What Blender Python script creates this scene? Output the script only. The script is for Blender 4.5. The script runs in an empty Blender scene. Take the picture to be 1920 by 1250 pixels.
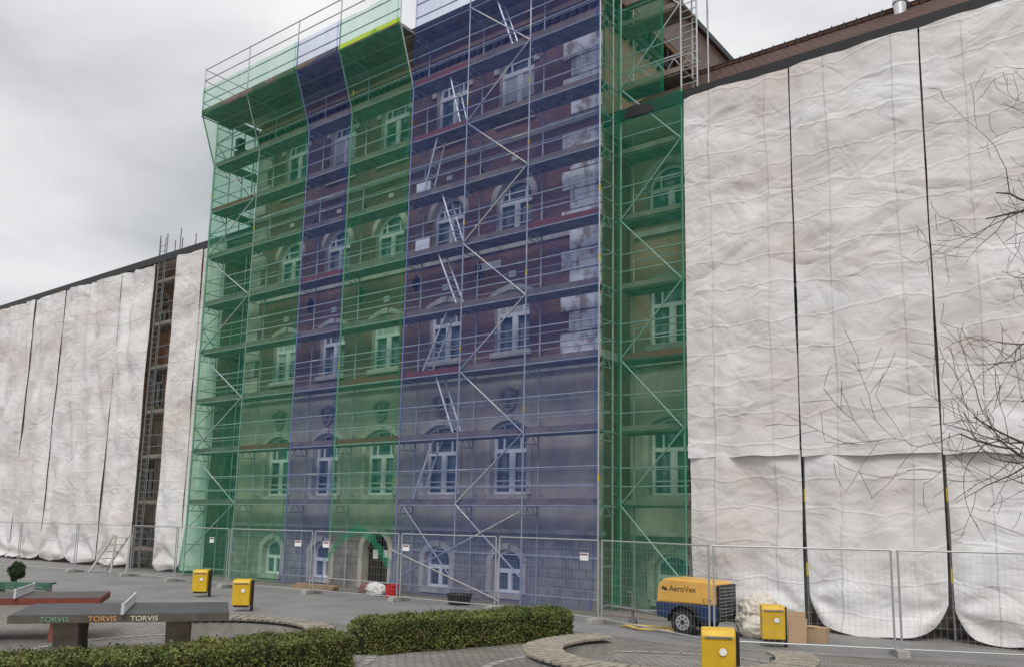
import bpy, math, random, bmesh
import numpy as np
from mathutils import Vector, Matrix, noise
random.seed(7); np.random.seed(7)
scene=bpy.context.scene
col=scene.collection
V=Vector
# ------------------------------------------------------------------ helpers
class MB:
    def __init__(s): s.v=[];s.f=[];s.m=[]
    def box(s,x0,x1,y0,y1,z0,z1,m=0):
        b=len(s.v)
        s.v+=[(x0,y0,z0),(x1,y0,z0),(x1,y1,z0),(x0,y1,z0),(x0,y0,z1),(x1,y0,z1),(x1,y1,z1),(x0,y1,z1)]
        for q in ((0,3,2,1),(4,5,6,7),(0,1,5,4),(1,2,6,5),(2,3,7,6),(3,0,4,7)):
            s.f.append(tuple(b+i for i in q)); s.m.append(m)
    def obox(s,c,ax,ay,az,m=0):
        b=len(s.v);c=V(c);ax=V(ax);ay=V(ay);az=V(az)
        for sx,sy,sz in ((-1,-1,-1),(1,-1,-1),(1,1,-1),(-1,1,-1),(-1,-1,1),(1,-1,1),(1,1,1),(-1,1,1)):
            s.v.append(tuple(c+ax*sx+ay*sy+az*sz))
        for q in ((0,3,2,1),(4,5,6,7),(0,1,5,4),(1,2,6,5),(2,3,7,6),(3,0,4,7)):
            s.f.append(tuple(b+i for i in q)); s.m.append(m)
    def tube(s,p,q,r,m=0,n=6,r2=None,cap=False):
        p=V(p);q=V(q);d=q-p
        if d.length<1e-6:return
        d.normalize()
        a=d.cross(V((0,0,1)) if abs(d.z)<.9 else V((1,0,0))).normalized();c=d.cross(a)
        r2=r if r2 is None else r2
        b=len(s.v)
        for k in range(n):
            t=2*math.pi*k/n;o=a*math.cos(t)+c*math.sin(t)
            s.v.append(tuple(p+o*r));s.v.append(tuple(q+o*r2))
        for k in range(n):
            i=b+2*k;j=b+2*((k+1)%n)
            s.f.append((i,j,j+1,i+1));s.m.append(m)
        if cap:
            s.f.append(tuple(b+2*k for k in range(n))[::-1]);s.m.append(m)
            s.f.append(tuple(b+2*k+1 for k in range(n)));s.m.append(m)
    def poly(s,pts,m=0):
        b=len(s.v);s.v+=[tuple(p) for p in pts];s.f.append(tuple(range(b,b+len(pts))));s.m.append(m)
    def extr(s,prof,y0,y1,m=0):
        b=len(s.v);n=len(prof)
        s.v+=[(x,y0,z) for x,z in prof]+[(x,y1,z) for x,z in prof]
        s.f.append(tuple(range(b,b+n)));s.m.append(m)
        s.f.append(tuple(range(b+n,b+2*n))[::-1]);s.m.append(m)
        for k in range(n):
            j=(k+1)%n
            s.f.append((b+k,b+n+k,b+n+j,b+j));s.m.append(m)
    def obj(s,name,mats,parent=None,smooth=False,bevel=0,loc=None):
        me=bpy.data.meshes.new(name);me.from_pydata(s.v,[],s.f)
        if not isinstance(mats,(list,tuple)):mats=[mats]
        for t in mats: me.materials.append(t)
        me.polygons.foreach_set("material_index",s.m)
        if smooth: me.polygons.foreach_set("use_smooth",[True]*len(s.f))
        me.update()
        o=bpy.data.objects.new(name,me);col.objects.link(o)
        if parent:o.parent=parent
        if loc:o.location=loc
        if bevel:
            b=o.modifiers.new("bevel","BEVEL");b.width=bevel;b.segments=2;b.limit_method='ANGLE'
        return o
def empty(name,loc=(0,0,0),rz=0,parent=None):
    o=bpy.data.objects.new(name,None);col.objects.link(o);o.location=loc;o.rotation_euler=(0,0,rz)
    o.empty_display_size=.2
    if parent:o.parent=parent
    return o
def M(name,c,c2=None,scale=3,rough=.8,metal=0,bump=0,bscale=30,detail=5,spec=.4,bdist=.02,lo=.35,hi=.65,stretch=(1,1,1)):
    m=bpy.data.materials.new(name);m.use_nodes=True;nt=m.node_tree;N=nt.nodes;L=nt.links
    p=N['Principled BSDF'];p.inputs['Base Color'].default_value=(*c,1)
    p.inputs['Roughness'].default_value=rough;p.inputs['Metallic'].default_value=metal
    p.inputs['Specular IOR Level'].default_value=spec
    tc=N.new('ShaderNodeTexCoord');mp=N.new('ShaderNodeMapping');mp.inputs['Scale'].default_value=stretch
    L.new(tc.outputs['Object'],mp.inputs['Vector'])
    if c2:
        n=N.new('ShaderNodeTexNoise');n.inputs['Scale'].default_value=scale;n.inputs['Detail'].default_value=detail
        n.inputs['Roughness'].default_value=.65
        L.new(mp.outputs[0],n.inputs['Vector'])
        r=N.new('ShaderNodeValToRGB');r.color_ramp.elements[0].position=lo;r.color_ramp.elements[1].position=hi
        r.color_ramp.elements[0].color=(*c,1);r.color_ramp.elements[1].color=(*c2,1)
        L.new(n.outputs['Fac'],r.inputs['Fac']);L.new(r.outputs['Color'],p.inputs['Base Color'])
    if bump:
        n=N.new('ShaderNodeTexNoise');n.inputs['Scale'].default_value=bscale;n.inputs['Detail'].default_value=5
        L.new(mp.outputs[0],n.inputs['Vector'])
        b=N.new('ShaderNodeBump');b.inputs['Strength'].default_value=bump;b.inputs['Distance'].default_value=bdist
        L.new(n.outputs['Fac'],b.inputs['Height']);L.new(b.outputs['Normal'],p.inputs['Normal'])
    return m
def brickmat(name,ca,cb,mortar,bw=.25,rh=.075,ms=.012,horiz=False,dirt=(.5,.5,.5),bump=.4,nscale=.5):
    m=bpy.data.materials.new(name);m.use_nodes=True;nt=m.node_tree;N=nt.nodes;L=nt.links
    p=N['Principled BSDF'];p.inputs['Roughness'].default_value=.88;p.inputs['Specular IOR Level'].default_value=.25
    tc=N.new('ShaderNodeTexCoord')
    if horiz: vec=tc.outputs['Object']
    else:
        s=N.new('ShaderNodeSeparateXYZ');c=N.new('ShaderNodeCombineXYZ');a=N.new('ShaderNodeMath');a.operation='ADD'
        L.new(tc.outputs['Object'],s.inputs[0]);L.new(s.outputs[0],a.inputs[0]);L.new(s.outputs[1],a.inputs[1])
        L.new(a.outputs[0],c.inputs[0]);L.new(s.outputs[2],c.inputs[1]);vec=c.outputs[0]
    b=N.new('ShaderNodeTexBrick');b.inputs['Scale'].default_value=1;b.inputs['Brick Width'].default_value=bw
    b.inputs['Row Height'].default_value=rh;b.inputs['Mortar Size'].default_value=ms
    b.inputs['Color1'].default_value=(*ca,1);b.inputs['Color2'].default_value=(*cb,1);b.inputs['Mortar'].default_value=(*mortar,1)
    L.new(vec,b.inputs['Vector'])
    n=N.new('ShaderNodeTexNoise');n.inputs['Scale'].default_value=nscale;n.inputs['Detail'].default_value=8;n.inputs['Roughness'].default_value=.65
    L.new(tc.outputs['Object'],n.inputs['Vector'])
    r=N.new('ShaderNodeValToRGB');r.color_ramp.elements[0].position=.35;r.color_ramp.elements[1].position=.65
    r.color_ramp.elements[0].color=(*dirt,1);r.color_ramp.elements[1].color=(1,1,1,1)
    L.new(n.outputs['Fac'],r.inputs['Fac'])
    x=N.new('ShaderNodeMix');x.data_type='RGBA';x.blend_type='MULTIPLY';x.inputs[0].default_value=1
    L.new(b.outputs['Color'],x.inputs[6]);L.new(r.outputs['Color'],x.inputs[7]);L.new(x.outputs[2],p.inputs['Base Color'])
    bp=N.new('ShaderNodeBump');bp.inputs['Strength'].default_value=bump;bp.inputs['Distance'].default_value=.01
    bp.invert=True
    L.new(b.outputs['Fac'],bp.inputs['Height']);L.new(bp.outputs['Normal'],p.inputs['Normal'])
    return m
def netmat(name,c,trans,op=.42):
    m=bpy.data.materials.new(name);m.use_nodes=True;nt=m.node_tree;N=nt.nodes;L=nt.links
    N.remove(N['Principled BSDF']);out=N['Material Output']
    t=N.new('ShaderNodeBsdfTransparent');t.inputs[0].default_value=(*trans,1)
    d=N.new('ShaderNodeBsdfDiffuse');d.inputs[0].default_value=(*c,1)
    tl=N.new('ShaderNodeBsdfTranslucent');tl.inputs[0].default_value=(*c,1)
    mx=N.new('ShaderNodeMixShader');mx.inputs[0].default_value=.45
    L.new(d.outputs[0],mx.inputs[1]);L.new(tl.outputs[0],mx.inputs[2])
    tc=N.new('ShaderNodeTexCoord')
    def var(scale,st,a,b):
        mp=N.new('ShaderNodeMapping');mp.inputs['Scale'].default_value=st
        L.new(tc.outputs['Object'],mp.inputs['Vector'])
        n=N.new('ShaderNodeTexNoise');n.inputs['Scale'].default_value=scale;n.inputs['Detail'].default_value=6;n.inputs['Roughness'].default_value=.6
        n.inputs['Distortion'].default_value=.8
        L.new(mp.outputs[0],n.inputs['Vector'])
        mr=N.new('ShaderNodeMapRange');mr.inputs['From Min'].default_value=.3;mr.inputs['From Max'].default_value=.7
        mr.inputs['To Min'].default_value=a;mr.inputs['To Max'].default_value=b
        L.new(n.outputs['Fac'],mr.inputs['Value']);return mr.outputs[0]
    v1=var(1.3,(1,1,.5),op-.05,op+.05);v2=var(1.2,(4.0,4.0,.35),-.045,.045)
    ad=N.new('ShaderNodeMath');ad.operation='ADD';L.new(v1,ad.inputs[0]);L.new(v2,ad.inputs[1])
    fx=N.new('ShaderNodeMixShader');L.new(ad.outputs[0],fx.inputs[0]);L.new(t.outputs[0],fx.inputs[1]);L.new(mx.outputs[0],fx.inputs[2])
    L.new(fx.outputs[0],out.inputs['Surface'])
    return m
def text(name,body,size,loc,rot,mat,parent,sx=1):
    cu=bpy.data.curves.new(name,'FONT');cu.body=body;cu.size=size;cu.extrude=.002;cu.materials.append(mat)
    o=bpy.data.objects.new(name,cu);col.objects.link(o);o.location=loc;o.rotation_euler=rot;o.scale=(sx,1,1);o.parent=parent
    return o
def nz(x,y,z=0): return noise.noise(V((x,y,z)))

# ------------------------------------------------------------------ materials
mSteel=M('galvanised_steel',(.54,.55,.56),(.40,.41,.42),scale=8,rough=.5,metal=.4)
mSteelD=M('weathered_steel',(.25,.26,.27),(.16,.16,.16),scale=8,rough=.6,metal=.4)
mDeck=M('scaffold_plank',(.15,.13,.11),(.28,.26,.23),scale=3,rough=.9)
mToe=M('toe_board',(.26,.21,.17),(.14,.115,.10),scale=1.2,rough=.85)
mRed=M('red_paint',(.26,.065,.05),(.17,.05,.04),scale=5,rough=.6)
mRail=M('yellow_paint',(.7,.5,.05),rough=.5)
mYel=M('yellow_plastic',(.78,.50,.03),(.62,.38,.025),scale=5,rough=.45)
mBrick=brickmat('red_brick',(.38,.17,.11),(.27,.115,.08),(.28,.23,.19),dirt=(.60,.58,.58),nscale=.6)
mBrickO=brickmat('orange_brick',(.64,.35,.21),(.56,.28,.17),(.48,.39,.33),dirt=(.78,.76,.74))
mRender=M('lime_render',(.56,.49,.40),(.36,.315,.26),scale=1.1,rough=.9,bump=.3,bscale=18,detail=8)
mStone=brickmat('granite_plinth',(.35,.32,.285),(.44,.40,.35),(.28,.26,.23),bw=.42,rh=.26,ms=.018,dirt=(.6,.6,.6),nscale=2.5)
mTrim=M('sandstone_trim',(.62,.57,.49),(.42,.38,.33),scale=2,rough=.85,bump=.2)
mQuoin=M('bare_plaster_quoin',(.80,.80,.80),(.34,.265,.22),scale=2.2,rough=.9,lo=.47,hi=.60,detail=9)
mFrame=M('white_window_frame',(.84,.84,.82),rough=.45)
mGlass=M('window_glass',(.05,.07,.085),(.13,.16,.18),scale=1.2,rough=.05,spec=1.0)
mCurtain=M('window_blind',(.5,.5,.48),rough=.8)
mDark=M('dark_timber',(.03,.025,.02),(.05,.04,.03),rough=.7)
mBlack=M('black_gutter',(.02,.02,.022),rough=.5)
mRoof=brickmat('roof_tile',(.14,.065,.048),(.11,.055,.042),(.03,.02,.02),bw=.22,rh=.16,ms=.02,dirt=(.7,.7,.7))
mSoffit=M('white_soffit',(.78,.70,.66),(.66,.59,.55),scale=3,rough=.8)
mGreen=netmat('green_net',(.03,.42,.25),(.885,.985,.915),.24)
mBlue=netmat('blue_net',(.07,.17,.56),(.905,.925,1.0),.205)
mConc=M('concrete',(.38,.37,.34),(.26,.25,.225),scale=4,rough=.9,bump=.3,bscale=40)
mConcD=M('weathered_concrete',(.27,.225,.185),(.17,.145,.12),scale=7,rough=.95,bump=.5,bscale=60)
mSlat=M('weathered_wood_slat',(.38,.34,.28),(.20,.17,.14),scale=9,rough=.85)

def sheetmat():
    m=bpy.data.materials.new('white_tarpaulin_fabric');m.use_nodes=True;nt=m.node_tree;N=nt.nodes;L=nt.links
    N.remove(N['Principled BSDF']);out=N['Material Output']
    tc=N.new('ShaderNodeTexCoord')
    def ns(sc,st,det,dist=0):
        mp=N.new('ShaderNodeMapping');mp.inputs['Scale'].default_value=st;L.new(tc.outputs['Object'],mp.inputs['Vector'])
        n=N.new('ShaderNodeTexNoise');n.inputs['Scale'].default_value=sc;n.inputs['Detail'].default_value=det;n.inputs['Distortion'].default_value=dist
        L.new(mp.outputs[0],n.inputs['Vector']);return n
    n1=ns(.38,(1,1,1.8),6,.5)
    r=N.new('ShaderNodeValToRGB');e=r.color_ramp.elements
    e[0].position=.30;e[0].color=(.70,.64,.615,1);e[1].position=.64;e[1].color=(.84,.83,.82,1)
    L.new(n1.outputs['Fac'],r.inputs['Fac'])
    def math_(op,a,b=None,c=None):
        mm=N.new('ShaderNodeMath');mm.operation=op
        for i,q in enumerate((a,b,c)):
            if q is None: continue
            if isinstance(q,(int,float)): mm.inputs[i].default_value=q
            else: L.new(q,mm.inputs[i])
        return mm.outputs[0]
    def ridge(n): return math_('ABSOLUTE',math_('SUBTRACT',n.outputs['Fac'],.5))
    ra=ridge(ns(.5,(1,1,1.3),2,.9));rb=ridge(ns(1.2,(1,1,1.3),2,.9));rc=ridge(ns(3.6,(1,1,1),2,.5))
    h=math_('MULTIPLY_ADD',rb,.42,ra);h=math_('MULTIPLY_ADD',rc,.14,h)
    sp=N.new('ShaderNodeSeparateXYZ');L.new(tc.outputs['Object'],sp.inputs[0])
    wob=ns(.7,(1,1,1),3)
    zz=math_('MULTIPLY_ADD',wob.outputs['Fac'],.8,sp.outputs[2])
    xx=math_('MULTIPLY_ADD',wob.outputs['Fac'],.2,sp.outputs[0])
    def crease(c,per,wd):
        p=math_('PINGPONG',c,per/2);mr=N.new('ShaderNodeMapRange');mr.inputs['From Min'].default_value=0;mr.inputs['From Max'].default_value=wd
        mr.inputs['To Min'].default_value=1;mr.inputs['To Max'].default_value=0;mr.interpolation_type='SMOOTHSTEP';L.new(p,mr.inputs['Value']);return mr.outputs[0]
    h=math_('MULTIPLY_ADD',crease(zz,.78,.05),.045,h)
    h=math_('MULTIPLY_ADD',crease(xx,1.52,.05),.12,h)
    bp=N.new('ShaderNodeBump');bp.inputs['Strength'].default_value=.75;bp.inputs['Distance'].default_value=.22
    L.new(h,bp.inputs['Height'])
    d=N.new('ShaderNodeBsdfDiffuse');t=N.new('ShaderNodeBsdfTranslucent')
    for s in (d,t): L.new(r.outputs[0],s.inputs[0]);L.new(bp.outputs[0],s.inputs['Normal'])
    mx=N.new('ShaderNodeMixShader');mx.inputs[0].default_value=.12
    L.new(d.outputs[0],mx.inputs[1]);L.new(t.outputs[0],mx.inputs[2]);L.new(mx.outputs[0],out.inputs['Surface'])
    return m
mSheet=sheetmat()

# ------------------------------------------------------------------ ground
def ground():
    m=brickmat('paving',(.33,.312,.288),(.255,.243,.226),(.13,.122,.11),bw=.2,rh=.1,ms=.013,horiz=True,dirt=(.62,.605,.58),nscale=.45)
    b=MB();b.poly([(-400,-400,0),(400,-400,0),(400,400,0),(-400,400,0)])
    b.obj('ground',m)
    b=MB();b.box(-17.5,2.2,-.35,.95,.0,.05);b.obj('gravel_strip',M('gravel',(.27,.24,.20),(.17,.155,.14),scale=25,rough=.95,bump=.6,bscale=60))
    b=MB();b.poly([(-60,-7.6,.004),(-9,-6.9,.004),(-1.5,-6.2,.004),(1.2,-3.4,.004),(4.2,-3.9,.004),(12,-1.2,.004),(12,.2,.004),(-60,.2,.004)])
    b.obj('asphalt_lane',M('asphalt',(.275,.268,.257),(.195,.191,.185),scale=.7,rough=.95,bump=.5,bscale=90,detail=10))
    b=MB();n=64
    for (cx,cy,r0,r1) in ((5.75,-7.4,2.75,2.9),(-1.0,-10.9,2.8,2.95)):
        for k in range(n):
            t0=2*math.pi*k/n;t1=2*math.pi*(k+.86)/n
            b.poly([(cx+rr*math.cos(t),cy+rr*math.sin(t),.009) for rr,t in ((r0,t0),(r1,t0),(r1,t1),(r0,t1))])
    b.obj('sett_border',M('pale_granite_setts',(.36,.35,.33),(.26,.25,.235),scale=6,rough=.9))
ground()

# ------------------------------------------------------------------ building
BX0,BX1,BY=-17.2,-.45,1.0
root=empty('school_building')
cols=[-3.75,-6.5,-9.25,-12.0,-14.75]
def arcpts(cx,w,zs,rise,n=12):
    R=(w*w/4+rise*rise)/(2*rise);zc=zs+rise-R;a=math.asin(min(1,w/2/R))
    if rise>=w/2-1e-6:a=math.pi/2
    return [(cx+R*math.sin(t),zc+R*math.cos(t)) for t in [(-a+2*a*k/n) for k in range(n+1)]]
W=MB()
FR=MB()
TR=MB()
def zmat(z): return 0 if z<2.0 else (1 if z<6.95 else 2)
def panel(x0,x1,z0,z1,y,mats=None):
    cuts=[z0]+[c for c in (2.0,6.95) if z0<c<z1]+[z1]
    for a,b in zip(cuts,cuts[1:]):
        mi=mats if mats is not None else zmat((a+b)/2)
        W.poly([(x0,y,a),(x1,y,a),(x1,y,b),(x0,y,b)],mi)
def opening(cx,w,z0,zs,rise,y,mi,kind='win',dep=.24,surround=True,blind=0):
    zt=zs+rise;pts=arcpts(cx,w,zs,rise)
    for (xa,za),(xb,zb) in zip(pts,pts[1:]):
        W.poly([(xa,y,za),(xb,y,zb),(xb,y,zt+.001),(xa,y,zt+.001)],mi)
        W.poly([(xa,y,za),(xa,y+dep,za),(xb,y+dep,zb),(xb,y,zb)],3)
    x0,x1=cx-w/2,cx+w/2
    W.poly([(x0,y,z0),(x0,y+dep,z0),(x0,y+dep,zs),(x0,y,zs)],3)
    W.poly([(x1,y,z0),(x1,y,zs),(x1,y+dep,zs),(x1,y+dep,z0)],3)
    W.poly([(x0,y,z0),(x1,y,z0),(x1,y+dep,z0),(x0,y+dep,z0)],3)
    yg=y+dep-.02
    out=[(x0,z0),(x1,z0)]+pts[::-1]
    FR.poly([(a,yg+.03,b) for a,b in out],1 if kind!='door' else 2)
    if kind=='door':
        FR.box(cx-.02,cx+.02,yg-.02,yg+.02,z0,zt-.05,2)
        FR.box(cx-.35,cx-.12,yg-.015,yg+.02,z0+.95,z0+1.3,0);FR.box(cx+.15,cx+.33,yg-.015,yg+.02,z0+1.0,z0+1.28,0)
        FR.box(x0,x1,yg-.03,yg+.02,zs-.04,zs+.04,2)
    else:
        if blind:
            FR.box(x0+.08,x1-.08,yg+.005,yg+.02,zs-(zs-z0)*blind,zs,3)
        t=.08
        FR.box(x0,x0+t,yg-.05,yg+.02,z0,zs,0);FR.box(x1-t,x1,yg-.05,yg+.02,z0,zs,0)
        FR.box(x0+t,x1-t,yg-.05,yg+.02,z0,z0+t,0)
        tz=z0+(zs-z0)*(.66 if rise<w*.4 else .98)
        FR.box(x0+t,x1-t,yg-.055,yg+.018,tz-.06,tz+.06,0)
        FR.box(cx-.06,cx+.06,yg-.06,yg+.015,z0+t,tz-.06,0)
        if w>1.2:
            for s in (-1,1):
                FR.box(cx+s*w*.24-.025,cx+s*w*.24+.025,yg-.045,yg+.016,tz+.06,zt-rise*.35,0)
                FR.box(cx+s*w*.25-w*.19,cx+s*w*.25+w*.19,yg-.04,yg+.012,z0+(tz-z0)*.30,z0+(tz-z0)*.30+.035,0)
                FR.box(cx+.065 if s>0 else cx-.105,cx+.105 if s>0 else cx-.065,yg-.045,yg+.01,z0+t,tz-.06,0)
        if rise>w*.4:
            FR.box(cx-w*.4,cx+w*.4,yg-.04,yg+.012,zs+rise*.45-.02,zs+rise*.45+.02,0)
        inn=arcpts(cx,w-2*t,zs,max(rise-t,.03))
        for (a,b2),(c,d),(e,f2),(g,h) in zip(pts,pts[1:],inn,inn[1:]):
            FR.poly([(a,yg-.05,b2),(c,yg-.05,d),(g,yg-.05,h),(e,yg-.05,f2)],0)
            FR.poly([(e,yg-.05,f2),(g,yg-.05,h),(g,yg+.02,h),(e,yg+.02,f2)],0)
        TR.box(x0-.1,x1+.1,y-.09,y-.002,z0-.16,z0-.002,0)
    if surround:
        o=arcpts(cx,w+.44,zs,rise+.22 if rise>w*.4 else rise+.2)
        i=arcpts(cx,w+.02,zs,rise+.01)
        for k,((a,b2),(c,d),(e,f2),(g,h)) in enumerate(zip(o,o[1:],i,i[1:])):
            yy=y-.05 if k!=5 and k!=6 else y-.09
            TR.poly([(e,yy,f2),(g,yy,h),(c,yy,d),(a,yy,b2)],0)
            TR.poly([(a,yy,b2),(c,yy,d),(c,y,d),(a,y,b2)],0)
            TR.poly([(e,yy,f2),(e,y,f2),(g,y,h),(g,yy,h)],0)
        if z0<7:
            for s in (-1,1):
                xa=cx+s*(w/2+.01);xb=cx+s*(w/2+.20)
                TR.box(min(xa,xb),max(xa,xb),y-.05,y-.003,z0,zs-.002,0)
rows=[(.25,1.2,.30,1.05,0),(3.12,5.1,.22,1.35,0),(7.45,9.25,.10,1.35,0),(11.25,12.3,.70,1.40,0),(15.0,16.75,.70,1.40,0)]
ZT=18.6
xs=[BX0]
for c in sorted(cols): xs+=[c-.7,c+.7]
xs.append(BX1)
for k in range(0,len(xs),2): panel(xs[k],xs[k+1],0,ZT,BY)
for c in cols:
    z=0
    for ri,(z0,zs,rise,w,_) in enumerate(rows):
        kind='win'
        if ri==0 and c==-9.25: z0,zs,rise,w,kind=.05,1.35,.5,1.2,'door'
        panel(c-.7,c+.7,z,z0,BY)
        mi=zmat(z0+.1)
        if w<1.4:
            panel(c-.7,c-w/2,z0,zs+rise,BY,mi);panel(c+w/2,c+.7,z0,zs+rise,BY,mi)
        opening(c,w,z0,zs,rise,BY,mi,kind,blind=random.choice([0,0,.3,.55]) if ri in(2,3,4) else 0)
        z=zs+rise
    panel(c-.7,c+.7,z,ZT,BY)
W.poly([(BX1,BY,0),(BX1,14,0),(BX1,14,13.9),(BX1,BY,13.9)],2)
W.poly([(BX1,BY,13.9),(BX1,14,13.9),(BX1,14,ZT),(BX1,BY,ZT)],4)
W.poly([(BX0,BY,0),(BX0,BY,ZT),(BX0,14,ZT),(BX0,14,0)],4)
W.poly([(BX0,14,0),(BX0,14,ZT),(BX1,14,ZT),(BX1,14,0)],4)
WY=2.5
def wing(x0,x1,wcols):
    xsw=[x0]
    for c in sorted(wcols): xsw+=[c-.7,c+.7]
    xsw.append(x1)
    def pn(a,b,z0,z1):
        cuts=[z0]+[c for c in (2.0,6.95) if z0<c<z1]+[z1]
        for u,v in zip(cuts,cuts[1:]):
            W.poly([(a,WY,u),(b,WY,u),(b,WY,v),(a,WY,v)],0 if v<=2 else (1 if v<=6.95 else 4))
    for k in range(0,len(xsw),2): pn(xsw[k],xsw[k+1],0,13.8)
    for c in wcols:
        z=0
        for ri,(z0,zs,rise,w,_) in enumerate(rows[:4]):
            if ri==3:zs-=.1
            pn(c-.7,c+.7,z,z0)
            mi=0 if ri==0 else (1 if ri==1 else 4)
            if w<1.4: 
                for a,b in ((c-.7,c-w/2),(c+w/2,c+.7)): W.poly([(a,WY,z0),(b,WY,z0),(b,WY,zs+rise),(a,WY,zs+rise)],mi)
            opening(c,w,z0,zs,rise,WY,mi)
            z=zs+rise
        pn(c-.7,c+.7,z,13.8)
wing(BX1,42,[.85,4.0,7.1])
wing(-80,BX0,[-19.5,-23.4,-26.5])
W.poly([(-80,WY,0),(-80,WY,13.8),(-80,11,13.8),(-80,11,0)],4);W.poly([(42,WY,0),(42,11,0),(42,11,13.8),(42,WY,13.8)],4)
W.poly([(-80,11,0),(-80,11,13.8),(BX0,11,13.8),(BX0,11,0)],4);W.poly([(BX1,11,0),(BX1,11,13.8),(42,11,13.8),(42,11,0)],4)
W.obj('walls',[mStone,mRender,mBrick,mTrim,mBrickO],root)
FR.obj('windows',[mFrame,mGlass,mDark,mCurtain],root)
TR.box(BX0-.1,BX1+.12,BY-.22,BY-.003,6.85,7.12,0)
TR.box(BX0-.05,BX1+.08,BY-.13,BY-.004,6.70,6.849,0)
TR.box(BX0-.05,BX1+.08,BY-.10,BY-.003,1.98,2.10,0)
TR.box(BX0-.05,BX1+.08,BY-.12,BY-.003,14.2,14.42,0)
TR.box(BX0-.02,BX1+.04,BY-.06,BY-.003,10.72,10.86,0)
TR.box(BX1+.003,BX1+.12,BY-.002,WY,6.85,7.12,0)
TR.box(BX1+.13,42,WY-.16,WY-.003,6.85,7.10,0);TR.box(BX1+.13,42,WY-.1,WY-.003,1.98,2.10,0)
TR.box(-80,BX0-.11,WY-.16,WY-.003,6.85,7.10,0)
TR.box(BX1+.13,2.2,WY-.1,WY-.003,10.75,10.93,0)
TR.obj('stone_trim',[mTrim],root)
Q=MB()
for k in range(16):
    z=7.16+k*.62 if k<11 else 14.5+(k-11)*.62
    wq=1.45 if k%2==0 else 1.15
    Q.box(BX1-wq,BX1-.06,BY-.07,BY-.005,z,z+.585,0)
    wq=.95 if k%2==0 else .7
    Q.box(BX0+.05,BX0+wq,BY-.07,BY-.005,z,z+.585,1)
Q.obj('quoins',[mQuoin,mTrim],root,bevel=.012)
F=MB()
x=BX0
while x<BX1-.2:
    F.box(x,x+.14,BY-.14,BY-.004,17.7,18.05,0);x+=.34
F.box(BX0,BX1,BY-.16,BY-.005,18.052,18.2,1);F.box(BX0,BX1,BY-.10,BY-.005,17.5,17.69,1)
y=BY+.1
while y<13.5:
    F.box(BX1+.004,BX1+.16,y,y+.15,17.72,18.08,0);y+=.36
y=BY+.1
while y<13.5:
    F.box(BX1+.004,BX1+.12,y,y+.2,17.15,17.3,0);y+=.45
F.box(BX1+.005,BX1+.2,BY,14,18.082,18.25,1);F.box(BX1+.005,BX1+.09,BY,14,17.45,17.7,0)
F.obj('brick_frieze',[M('dark_glazed_brick',(.05,.03,.025),rough=.6),mBrickO],root)
mCar=M('carved_stone',(.40,.37,.33),(.18,.16,.14),scale=8,rough=.9,bump=.6,bscale=25)
for c in cols:
    b=MB()
    prof=[(-.30,.0),(-.22,-.38),(-.08,-.5),(.08,-.5),(.22,-.38),(.30,0),(.34,.12),(.2,.16),(.0,.24),(-.2,.16),(-.34,.12)]
    b.extr([(c+p,6.1+q) for p,q in prof],BY-.09,BY-.004,0)
    for s in (-1,1):
        b.tube((c+s*.2,BY-.1,6.22),(c+s*.27,BY-.16,6.05),.07,0,8,cap=True);b.tube((c+s*.1,BY-.1,6.0),(c+s*.1,BY-.14,5.93),.05,0,8,cap=True)
    b.tube((c,BY-.08,6.0),(c,BY-.2,5.86),.05,0,8,cap=True);b.box(c-.09,c+.09,BY-.13,BY-.08,5.72,5.76,0)
    b.obj('carved_keystone',mCar,root,bevel=.015)
P=MB()
for c in cols:
    P.box(c-.14,c+.14,BY-.03,BY-.003,9.78,9.98,0)
    P.box(c-.12,c+.12,BY-.03,BY-.003,13.6,13.75,0)
    if c>-14: 
        for zc in (10.2,13.35):
            xc=c-1.36
            P.box(xc-.03,xc+.03,BY-.05,BY-.004,zc-.25,zc+.3,1);P.box(xc-.14,xc+.14,BY-.055,BY-.006,zc,zc+.06,1)
            for s in (-1,1): P.box(xc+s*.1-.025,xc+s*.1+.025,BY-.06,BY-.006,zc-.12,zc+.18,1)
P.box(-5.1,-4.2,BY-.04,BY-.004,10.2,10.42,0)
P.obj('wall_plaques',[M('plaque_white',(.75,.75,.73)),mDark],root)
R=MB()
ex0,ex1,ey0,ey1,ez=BX0-.9,BX1+.95,.12,14.9,18.95
rz=23.0
R.poly([(ex0,ey0,ez),(ex1,ey0,ez),(ex1-6,7.5,rz),(ex0+6,7.5,rz)],0)
R.poly([(ex1,ey0,ez),(ex1,ey1,ez),(ex1-6,7.5,rz)],0)
R.poly([(ex1,ey1,ez),(ex0,ey1,ez),(ex0+6,7.5,rz),(ex1-6,7.5,rz)],0)
R.poly([(ex0,ey1,ez),(ex0,ey0,ez),(ex0+6,7.5,rz)],0)
R.box(ex0,ex1,ey0,ey1,ez-.10,ez-.004,1)
R.box(ex1+.001,ex1+.14,ey0,ey1,ez-.16,ez+.06,2);R.box(ex0,ex1+.14,ey0-.12,ey0-.001,ez-.13,ez+.04,2)
R.poly([(BX1+.22,BY,18.25),(ex1-.1,BY,ez-.11),(ex1-.1,14,ez-.11),(BX1+.22,14,18.25)],1)
R.poly([(BX1,1.05,14.02),(42,1.05,14.02),(42,5,16.9),(BX1,5,16.9)],0);R.poly([(BX1,5,16.9),(42,5,16.9),(42,11.8,13.9),(BX1,11.8,13.9)],0)
R.poly([(-80,1.05,14.0),(BX0,1.05,14.0),(BX0,3.0,14.45),(-80,3.0,14.45)],0);R.poly([(-80,3.0,14.45),(BX0,3.0,14.45),(BX0,11.8,13.9),(-80,11.8,13.9)],0)
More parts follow.
